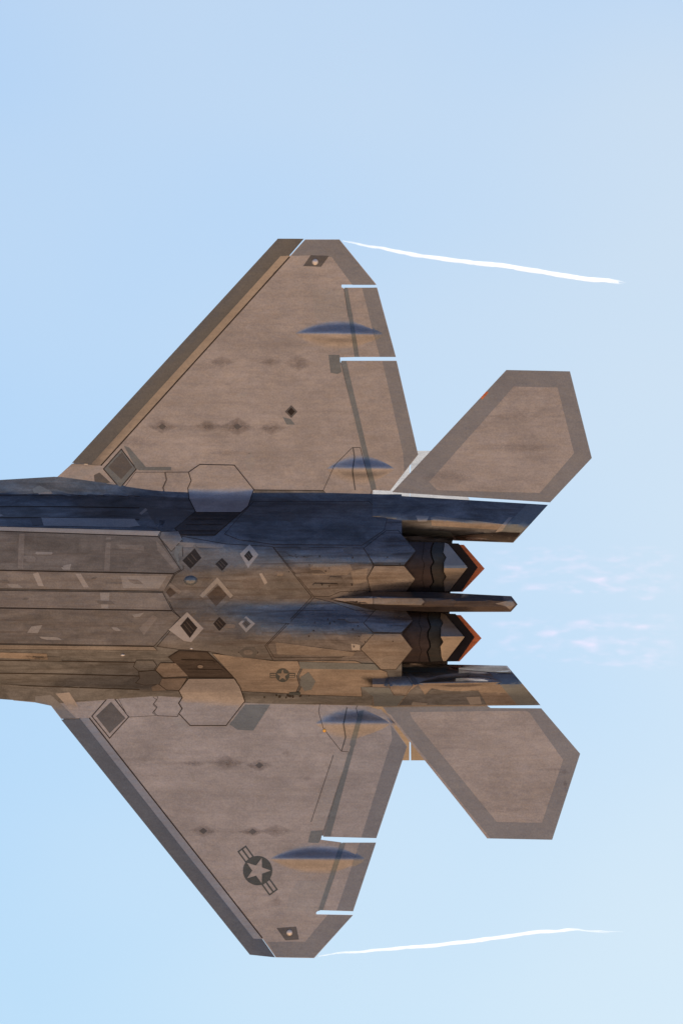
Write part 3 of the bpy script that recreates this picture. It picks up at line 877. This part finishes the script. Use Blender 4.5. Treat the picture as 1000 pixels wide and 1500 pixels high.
# upper flank: shaded copy of the flank skin, in a darker coating
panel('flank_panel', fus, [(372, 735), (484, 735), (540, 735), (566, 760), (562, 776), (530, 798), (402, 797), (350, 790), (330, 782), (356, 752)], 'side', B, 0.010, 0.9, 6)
panel('access_panel', fus, [(374, 742), (388, 741), (400, 748), (396, 758), (380, 756)], 'side', B, 0.016, 0.9, 5)
patch(fus, [(410, 752), (424, 748), (434, 756), (428, 764), (414, 762)], 'patchB', B, 0.016, step=5)

# ------------------------------------------------------------------ tail booms
def lerp_pts(pts, t):
    for (a, za), (b, zb) in zip(pts, pts[1:]):
        if t <= b:
            return za + (zb - za) * (t - a) / (b - a)
    return pts[-1][1]
def boom_fn(top, bot, prof):
    def zf(u, v):
        vt = top[0][1] + (top[1][1] - top[0][1]) * (u - top[0][0]) / (top[1][0] - top[0][0])
        vb = bot[0][1] + (bot[1][1] - bot[0][1]) * (u - bot[0][0]) / (bot[1][0] - bot[0][0])
        t = min(1, max(0, (v - vt) / (vb - vt)))
        z = 0
        for k in (-.04, -.02, 0, .02, .04):
            z += lerp_pts(prof, min(1, max(0, t + k)))
        return z / 5 - 0.06 * max(0, u - 700) / S
    return zf
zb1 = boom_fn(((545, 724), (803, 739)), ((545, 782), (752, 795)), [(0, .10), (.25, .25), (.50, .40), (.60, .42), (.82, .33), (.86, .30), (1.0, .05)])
tb1 = part('tail_boom', jet, [([(545, 724), (802, 739.5), (751, 795), (668, 792), (575, 787), (545, 782)], zb1, 0, 'side', 0.35, 6, 0.05, True)])  # sky-side boom takes the darker coating, its shade painted in
patch(tb1, [(770, 739.5), (800, 741), (762, 780), (732, 778)], 'tape', zb1, 0.006, 'edge_strip', 6)
patch(tb1, [(583, 774), (659, 779), (664, 786), (592, 785)], 'tape', zb1, 0.008, 'heat_strip', 6)
patch(tb1, [(592, 786), (664, 787), (662, 794), (602, 791)], 'heat', zb1, 0.008, 'heat_strip', 6)  # nozzle shade on the inner wall, painted as a dark strip
patch(tb1, [(666, 785), (735, 780), (761, 781), (751, 794), (668, 791)], 'heat', zb1, 0.008, 'heat_strip', 6)  # same painted shade, carried on towards the boom tip
patch(tb1, [(630, 758), (640, 756), (738, 768), (728, 776), (632, 770)], 'tan', zb1, 0.008, step=6)  # warm light on the down-facing slope, painted as a patch
patch(tb1, [(608, 755), (628, 756), (624, 764), (612, 764)], 'patchA', zb1, 0.010, step=6)
patch(tb1, [(724, 780), (744, 758), (750, 757), (734, 778)], 'pale', zb1, 0.012, step=6)
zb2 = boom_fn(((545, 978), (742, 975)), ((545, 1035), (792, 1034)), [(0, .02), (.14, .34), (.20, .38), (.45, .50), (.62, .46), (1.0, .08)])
tb2 = part('tail_boom', jet, [([(545, 978), (600, 972), (742, 975), (791, 1033), (545, 1035)], zb2, 0, 'tan', 0.35, 6, 0.05, True)])  # ground-side boom, its warm light painted in by the paler coating
patch(tb2, [(716, 984), (746, 982), (789, 1032.5), (757, 1032.5)], 'tape', zb2, 0.006, 'edge_strip', 6)
patch(tb2, [(584, 976), (652, 977), (656, 985), (586, 984)], 'tape', zb2, 0.008, 'heat_strip', 6)
patch(tb2, [(654, 974), (740, 976), (748, 986), (718, 984), (664, 980)], 'heat', zb2, 0.010, 'heat_strip', 6)
patch(tb2, [(528, 1006), (570, 1007), (576, 1018), (593, 1019), (581, 1034), (548, 1034), (546, 1020)], 'tape', zb2, 0.008, step=6)
panel('wrinkled_panel', tb2, [(568, 996), (572, 990), (594, 990), (604, 1003), (598, 1010), (594, 1018), (578, 1019), (572, 1010)], 'hex', zb2, 0.014, 0.7, 5)
patch(tb2, [(596, 985), (602, 986), (614, 1002), (606, 1003)], 'patchB', zb2, 0.012, step=5)
patch(tb2, [(566, 990), (572, 988), (567, 998), (570, 1008), (562, 1004)], 'patchB', zb2, 0.010, step=5)
patch(tb2, [(600, 1012), (612, 1003), (622, 1018), (630, 1010), (700, 1012), (712, 1032), (584, 1033)], 'side', zb2, 0.008, step=6)
patch(tb2, [(682, 1021), (702, 1020), (705, 1031), (688, 1032)], 'pale', zb2, 0.012, step=6)
patch(tb2, [(604, 1028), (626, 1030), (624, 1033), (602, 1033)], 'patchA', zb2, 0.012, step=6)
patch(tb2, [(632, 1002), (672, 1003), (674, 1016), (630, 1014)], 'patchB', zb2, 0.010, step=6)
lens_bump('pivot_fairing', tb2, (612, 1000), (735, 998), 13, 0.13, 'tan', zb2, off=0.012)

# ------------------------------------------------------------------ horizontal tails
zt1 = lambda u, v: 0.05 + 0.02 * (730 - v) / S
ht1 = part('horizontal_tail', jet, [([(574, 721), (741, 542), (834, 544), (866, 671), (805, 736)], zt1, 0, 'edge', 0.12, 0, 0.10, True)])
patch(ht1, [(628, 706), (752, 566), (816, 567.5), (840, 664), (790, 722), (640, 718)], 'wing', zt1, 0.004, 'tail_skin', 0)
patch(ht1, [(703, 583), (712, 573), (715, 575), (706, 585)], 'rust', zt1, 0.006, 'chipped_patch', 0)
zt2 = lambda u, v: 0.05 + 0.02 * (v - 1040) / S
ht2 = part('horizontal_tail', jet, [([(559, 1034), (713, 1228), (808, 1230), (849, 1104), (792, 1037.5), (718, 1037), (712, 1033)], zt2, 0, 'edge', 0.12, 0, 0.10, True)])
patch(ht2, [(603, 1052), (600, 1043), (770, 1041), (775, 1044), (824, 1113), (793, 1205), (727, 1204)], 'wing', zt2, 0.004, 'tail_skin', 0)
patch(ht2, [(564, 1042), (572, 1047), (718, 1228), (713, 1227.5)], 'wing', zt2, 0.006, 'leading_strip', 0)
stain(ht2, 826, 1131, 10, 4, .8, lambda u, v: zt2(u, v) + .004)
stain(ht2, 806, 1127, 30, 3, .5, lambda u, v: zt2(u, v) + .004)
stain(ht2, 827, 1148, 4, 8, .5, lambda u, v: zt2(u, v) + .004)
stain(ht2, 735, 1185, 60, 7, .25, lambda u, v: zt2(u, v) + .004)
stain(ht1, 765, 610, 60, 9, .3, lambda u, v: zt1(u, v) + .004)
stain(ht1, 750, 655, 75, 11, .25, lambda u, v: zt1(u, v) + .004)
stain(ht1, 655, 700, 45, 14, .4, lambda u, v: zt1(u, v) + .004)

# ------------------------------------------------------------------ vertical tails, canted outwards above the wing
def fin(side, tip=233):
    c = cen(600)
    def V(u, lat, t):       # t: 0 root .. 1 tip, lat drawing units from the centre line
        return (X(u), Y(c + side * lat), -0.25 - (lat - 138) / S / math.tan(R(28)) - t)
    nrm = Vector((0, -side * math.cos(R(28)), math.sin(R(28)))) * 0.06
    def slab(name, pts, parent, mk):
        vs = [Vector(p) + nrm for p in pts] + [Vector(p) - nrm for p in pts]
        n = len(pts)
        fs = [tuple(range(n)), tuple(range(2 * n - 1, n - 1, -1))] + [(i, i + n, (i + 1) % n + n, (i + 1) % n) for i in range(n)]
        me = bpy.data.meshes.new(name)
        me.from_pydata(vs, [], fs)
        bm = bmesh.new()
        bm.from_mesh(me)
        bmesh.ops.recalc_face_normals(bm, faces=bm.faces)
        bm.to_mesh(me)
        bm.free()
        me.materials.append(M[mk])
        return link(name, me, parent)
    f = slab('vertical_tail', [V(430, 138, 0), V(600, 138, 0), V(600, tip, 0), V(548, tip, 0)], jet, 'fin')
    slab('rudder', [V(600.3, 138, 0), V(690, 138, 0), V(652, tip, 0), V(602.5, tip, 0)], f, 'fin')
fin(-1, 216)
fin(1)

# ------------------------------------------------------------------ nozzles
def wavy(x, y0, y1, n, amp, ph):
    return [(x + amp * math.sin(ph + i * 1.7) + 0.6 * amp * math.sin(ph * 2 + i * 3.1), y0 + (y1 - y0) * i / n) for i in range(n + 1)]
def nozzle(y0, y1, ym, dx, saw, ph):
    """two-dimensional nozzle: arrow-shaped lower flap, wavy fairing bands, hot upper flap beyond"""
    def z0(u, v):
        q = (v - ym) / ((y1 - y0) / 2)
        return 0.58 - 0.10 * q * q - 0.10 * max(0, u - 600) / S
    zb = lambda u, v: 0.36 - 0.05 * max(0, u - 640) / S
    root = part('nozzle', jet, [([(575, y0), (671 + dx, y0 + 3), (699 + dx, ym), (675 + dx, y1 - 2), (640 + dx, y1), (575, y1)], zb, 0, 'black', 0.20, 0, 0.0, True)])
    a = wavy(619 + dx, y0 + 1, y1 - 1, 9, 1.6, ph)
    b = wavy(632 + dx, y0 + 1, y1 - 1, 10, 2.2, ph + 1)
    c = wavy(650 + dx, y0 + 2, y1 - 2, 10, 1.8, ph + 2)
    part('fairing_band', root, [([(580, y0 + 1)] + a + [(580, y1 - 1)], z0, 0, 'nozA', 0.12, 6)])
    part('fairing_band', root, [([(p[0] + .6, p[1]) for p in a] + [(p[0] - 1.1, p[1]) for p in reversed(b)], z0, 0.012, 'nozA', 0.12, 6)])
    part('fairing_band', root, [([(p[0] + 1.1, p[1]) for p in b] + [(p[0] - .5, p[1]) for p in reversed(c)], z0, -0.01, 'nozB', 0.12, 6)])
    ax, bx = 684 + dx, 652 + dx
    def zp(u, v):      # two facets meeting in a ridge along the centre line
        return 0.42 + 0.26 * max(0, 1 - abs(v - ym) / ((y1 - y0) / 2)) - 0.12 * max(0, u - bx) / 32
    part('flap_facet', root, [([(p[0] + .4, p[1]) for p in c] + [(657 + dx, y1 - 2), (ax, ym), (656 + dx, y0 + 4)], zp, 0, 'titan', 0.12, 4)], smooth=6)
    zu = lambda u, v: -0.15
    part('upper_flap', root, [([(600, y0 + 3), (679 + dx, y0 + 5), (709.5 + dx, ym + 2), (677 + dx, y1 - 1), (600, y1 - 1)], zu, 0, 'rust', 0.12, 0, 0.05, True)])
    return root
part('engine_bulkhead', jet, [([(570, 770), (662, 786), (662, 800), (655, 975), (648, 990), (570, 990)], lambda u, v: 0.02, 0, 'heat', 0.1, 0, 0.0, True)])
nozzle(793, 868, 831, 0, None, 0.4)
nozzle(896, 970, 933, -4.5, None, 2.1)

# ------------------------------------------------------------------ central sting between the engines
def zs(u, v):
    c = 877.5 + (u - 483) * 0.027
    hw = 4 + min(9.5, max(0, u - 483) * 0.16)
    q = abs(v - c) / hw
    top = 0.74 + min(1, max(0, u - 483) / 70) * 0.22 - max(0, u - 640) * 0.0012
    return top - (0.30 if u < 660 else 0.30 - 0.18 * min(1, (u - 660) / 50)) * max(0, q - 0.36) - (0.20 * max(0, u - 735) / 22)
st = part('tail_sting', jet, [([(483, 877), (500, 872), (525, 867), (560, 866), (640, 867.5), (748, 873), (757, 885), (747, 896), (640, 896), (560, 893.5), (525, 889), (500, 883)], zs, 0, 'sting', 0.5, 4, 0.0, True)], smooth=12)
panel('sting_cover', st, [(487, 877.3), (506, 873), (520, 873), (546, 873), (546, 885), (520, 884), (505, 881)], 'tan', zs, 0.008, 0.4, 4, 12)
panel('sting_cover', st, [(547, 873.5), (616, 875.5), (621, 881), (616, 886), (547, 885)], 'hex', zs, 0.008, 0.6, 4, 12)
panel('sting_cover', st, [(619, 876), (662, 877), (668, 881), (663, 887), (619, 886.5), (624, 881)], 'sting', zs, 0.008, 0.6, 4, 12)
patch(st, [(724, 884), (740, 880), (748, 879), (754, 885), (746, 893), (740, 888)], 'hex', zs, 0.008, step=4)

# ------------------------------------------------------------------ vapour and exhaust
def tube(name, pts, radii, mat, label, cat, n=10, strands=None):
    """wavering vapour core; points in drawing units, wing-tip height"""
    bm = bmesh.new()
    runs = [(pts, radii)] + (strands or [])
    for P, Rr in runs:
        dense, rad = [], []
        for i in range(len(P) - 1):
            for k in range(8):
                t = k / 8
                dense.append(Vector(P[i]).lerp(Vector(P[i + 1]), t))
                rad.append(Rr[i] + (Rr[i + 1] - Rr[i]) * t)
        dense.append(Vector(P[-1]))
        rad.append(Rr[-1])
        prev = None
        for q, (p, r) in enumerate(zip(dense, rad)):
            w = mnoise.noise(Vector((p.x * 0.035, p.y * 0.03, 3.7))) * 1.6
            w2 = mnoise.noise(Vector((p.x * 0.09, 9.1, p.y * 0.02)))
            rr = max(0.22, 0.82 * r * (1 + 0.28 * w2))
            ring = [bm.verts.new((X(p.x), Y(p.y + w) + rr / S * math.cos(2 * math.pi * j / n), 0.19 + rr / S * math.sin(2 * math.pi * j / n))) for j in range(n)]
            if prev:
                for j in range(n):
                    bm.faces.new((prev[j], prev[(j + 1) % n], ring[(j + 1) % n], ring[j]))
            else:
                bm.faces.new(ring[::-1])
            prev = ring
        bm.faces.new(prev)
    bmesh.ops.recalc_face_normals(bm, faces=bm.faces)
    me = bpy.data.meshes.new(name)
    bm.to_mesh(me)
    bm.free()
    me.materials.append(mat)
    o = link(name, me, None, 60)
    o.matrix_world = jet_mat
    o['label'] = label
    o['category'] = cat
    return o
jet_mat = Matrix.Translation(jet.location) @ jet.rotation_euler.to_matrix().to_4x4()

vap, vt_, vo = new_mat('vapour')
pv = N(vt_, 'ShaderNodeVolumePrincipled')
pv.inputs['Color'].default_value = (1, 1, 1, 1)
pv.inputs['Density'].default_value = 10.0
pv.inputs['Anisotropy'].default_value = 0.45
vt_.links.new(pv.outputs[0], vo.inputs['Volume'])
t1 = tube('vapor_trail', [(502, 353), (540, 361), (600, 372), (650, 380), (700, 386), (750, 391), (800, 400), (850, 407), (890, 412), (905, 414)],
     [1.2, 2.6, 3.6, 4.0, 4.4, 4.6, 4.6, 4.6, 4.2, 2.5], vap, 'thin straight white vapor trail off the tip of the unmarked wing', 'vapor trail',
     strands=[([(893, 411), (905, 412), (916, 415)], [2.0, 1.6, .4]), ([(893, 414), (905, 416), (913, 416)], [2.0, 1.2, .4])])
t2 = tube('vapor_trail', [(460, 1401), (490, 1397), (520, 1394), (580, 1389), (640, 1384), (700, 1376.5), (740, 1371), (790, 1365), (830, 1361.5), (850, 1362)],
     [.9, 1.6, 2.4, 3.2, 3.6, 3.8, 3.8, 3.6, 3.0, 1.6], vap, 'bent white vapor trail off the tip of the wing with the star', 'vapor trail',
     strands=[([(832, 1361), (860, 1363), (885, 1365.5), (895, 1364.5)], [1.6, 1.3, 1.0, .4]), ([(850, 1363), (880, 1363), (912, 1365)], [1.2, 1.5, .4])])

def plume(y, x0, x1, r, seed, label):
    m, t, out = new_mat('exhaust_glow')
    l = t.links.new
    tc = N(t, 'ShaderNodeTexCoord')
    mp = N(t, 'ShaderNodeMapping')
    mp.inputs['Location'].default_value = (seed, seed * 0.7, 0)
    mp.inputs['Scale'].default_value = (0.55, 1.5, 1.0)
    l(tc.outputs['Object'], mp.inputs['Vector'])
    n = N(t, 'ShaderNodeTexNoise')
    n.inputs['Scale'].default_value = 3.6
    n.inputs['Detail'].default_value = 2.5
    l(mp.outputs[0], n.inputs['Vector'])
    r1 = N(t, 'ShaderNodeMapRange')
    r1.inputs['From Min'].default_value = 0.56
    r1.inputs['From Max'].default_value = 0.78
    r1.inputs['To Max'].default_value = 1.0
    l(n.outputs['Fac'], r1.inputs['Value'])
    at = N(t, 'ShaderNodeSeparateXYZ')
    l(tc.outputs['Generated'], at.inputs[0])
    def edge(sock):        # 1 in the middle, 0 at the walls
        a = N(t, 'ShaderNodeMath', operation='SUBTRACT')
        l(sock, a.inputs[0])
        a.inputs[1].default_value = 0.5
        b = N(t, 'ShaderNodeMath', operation='ABSOLUTE')
        l(a.outputs[0], b.inputs[0])
        c = N(t, 'ShaderNodeMapRange')
        c.inputs['From Min'].default_value = 0.5
        c.inputs['From Max'].default_value = 0.36
        l(b.outputs[0], c.inputs['Value'])
        return c.outputs[0]
    m1 = N(t, 'ShaderNodeMath', operation='MULTIPLY')
    l(edge(at.outputs['X']), m1.inputs[0])
    l(edge(at.outputs['Y']), m1.inputs[1])
    m2 = N(t, 'ShaderNodeMath', operation='MULTIPLY')
    l(m1.outputs[0], m2.inputs[0])
    l(r1.outputs[0], m2.inputs[1])
    m3 = N(t, 'ShaderNodeMath', operation='MULTIPLY')
    l(m2.outputs[0], m3.inputs[0])
    m3.inputs[1].default_value = 0.42
    v = N(t, 'ShaderNodeVolumePrincipled')
    v.inputs['Density'].default_value = 0.0
    v.inputs['Emission Color'].default_value = (1.0, 0.30, 0.30, 1)
    l(m3.outputs[0], v.inputs['Emission Strength'])
    l(v.outputs[0], out.inputs['Volume'])
    vs, fs = [], []
    k, nn = 12, 14
    for i in range(k + 1):
        u = x0 + (x1 - x0) * i / k
        rr = r * (0.8 + 0.35 * i / k)
        for j in range(nn):
            a = 2 * math.pi * j / nn
            vs.append((X(u), Y(y + (u - 700) * 0.03) + rr / S * math.cos(a), 0.1 + rr / S * math.sin(a)))
    for i in range(k):
        for j in range(nn):
            a, b = i * nn + j, i * nn + (j + 1) % nn
            fs.append((a, b, b + nn, a + nn))
    fs.append(tuple(range(nn)))
    fs.append(tuple(range(k * nn, (k + 1) * nn)))
    me = bpy.data.meshes.new('exhaust_plume')
    me.from_pydata(vs, [], fs)
    bm = bmesh.new()
    bm.from_mesh(me)
    bmesh.ops.recalc_face_normals(bm, faces=bm.faces)
    bm.to_mesh(me)
    bm.free()
    me.materials.append(m)
    o = link('exhaust_plume', me, None)
    o.matrix_world = jet_mat
    o['label'] = label
    o['category'] = 'exhaust plume'
plume(832, 706, 1000, 40, 1.3, 'faint pink exhaust glow behind the nozzle nearer the unmarked wing')
plume(932, 706, 1000, 40, 5.9, 'faint pink exhaust glow behind the nozzle nearer the starred wing')
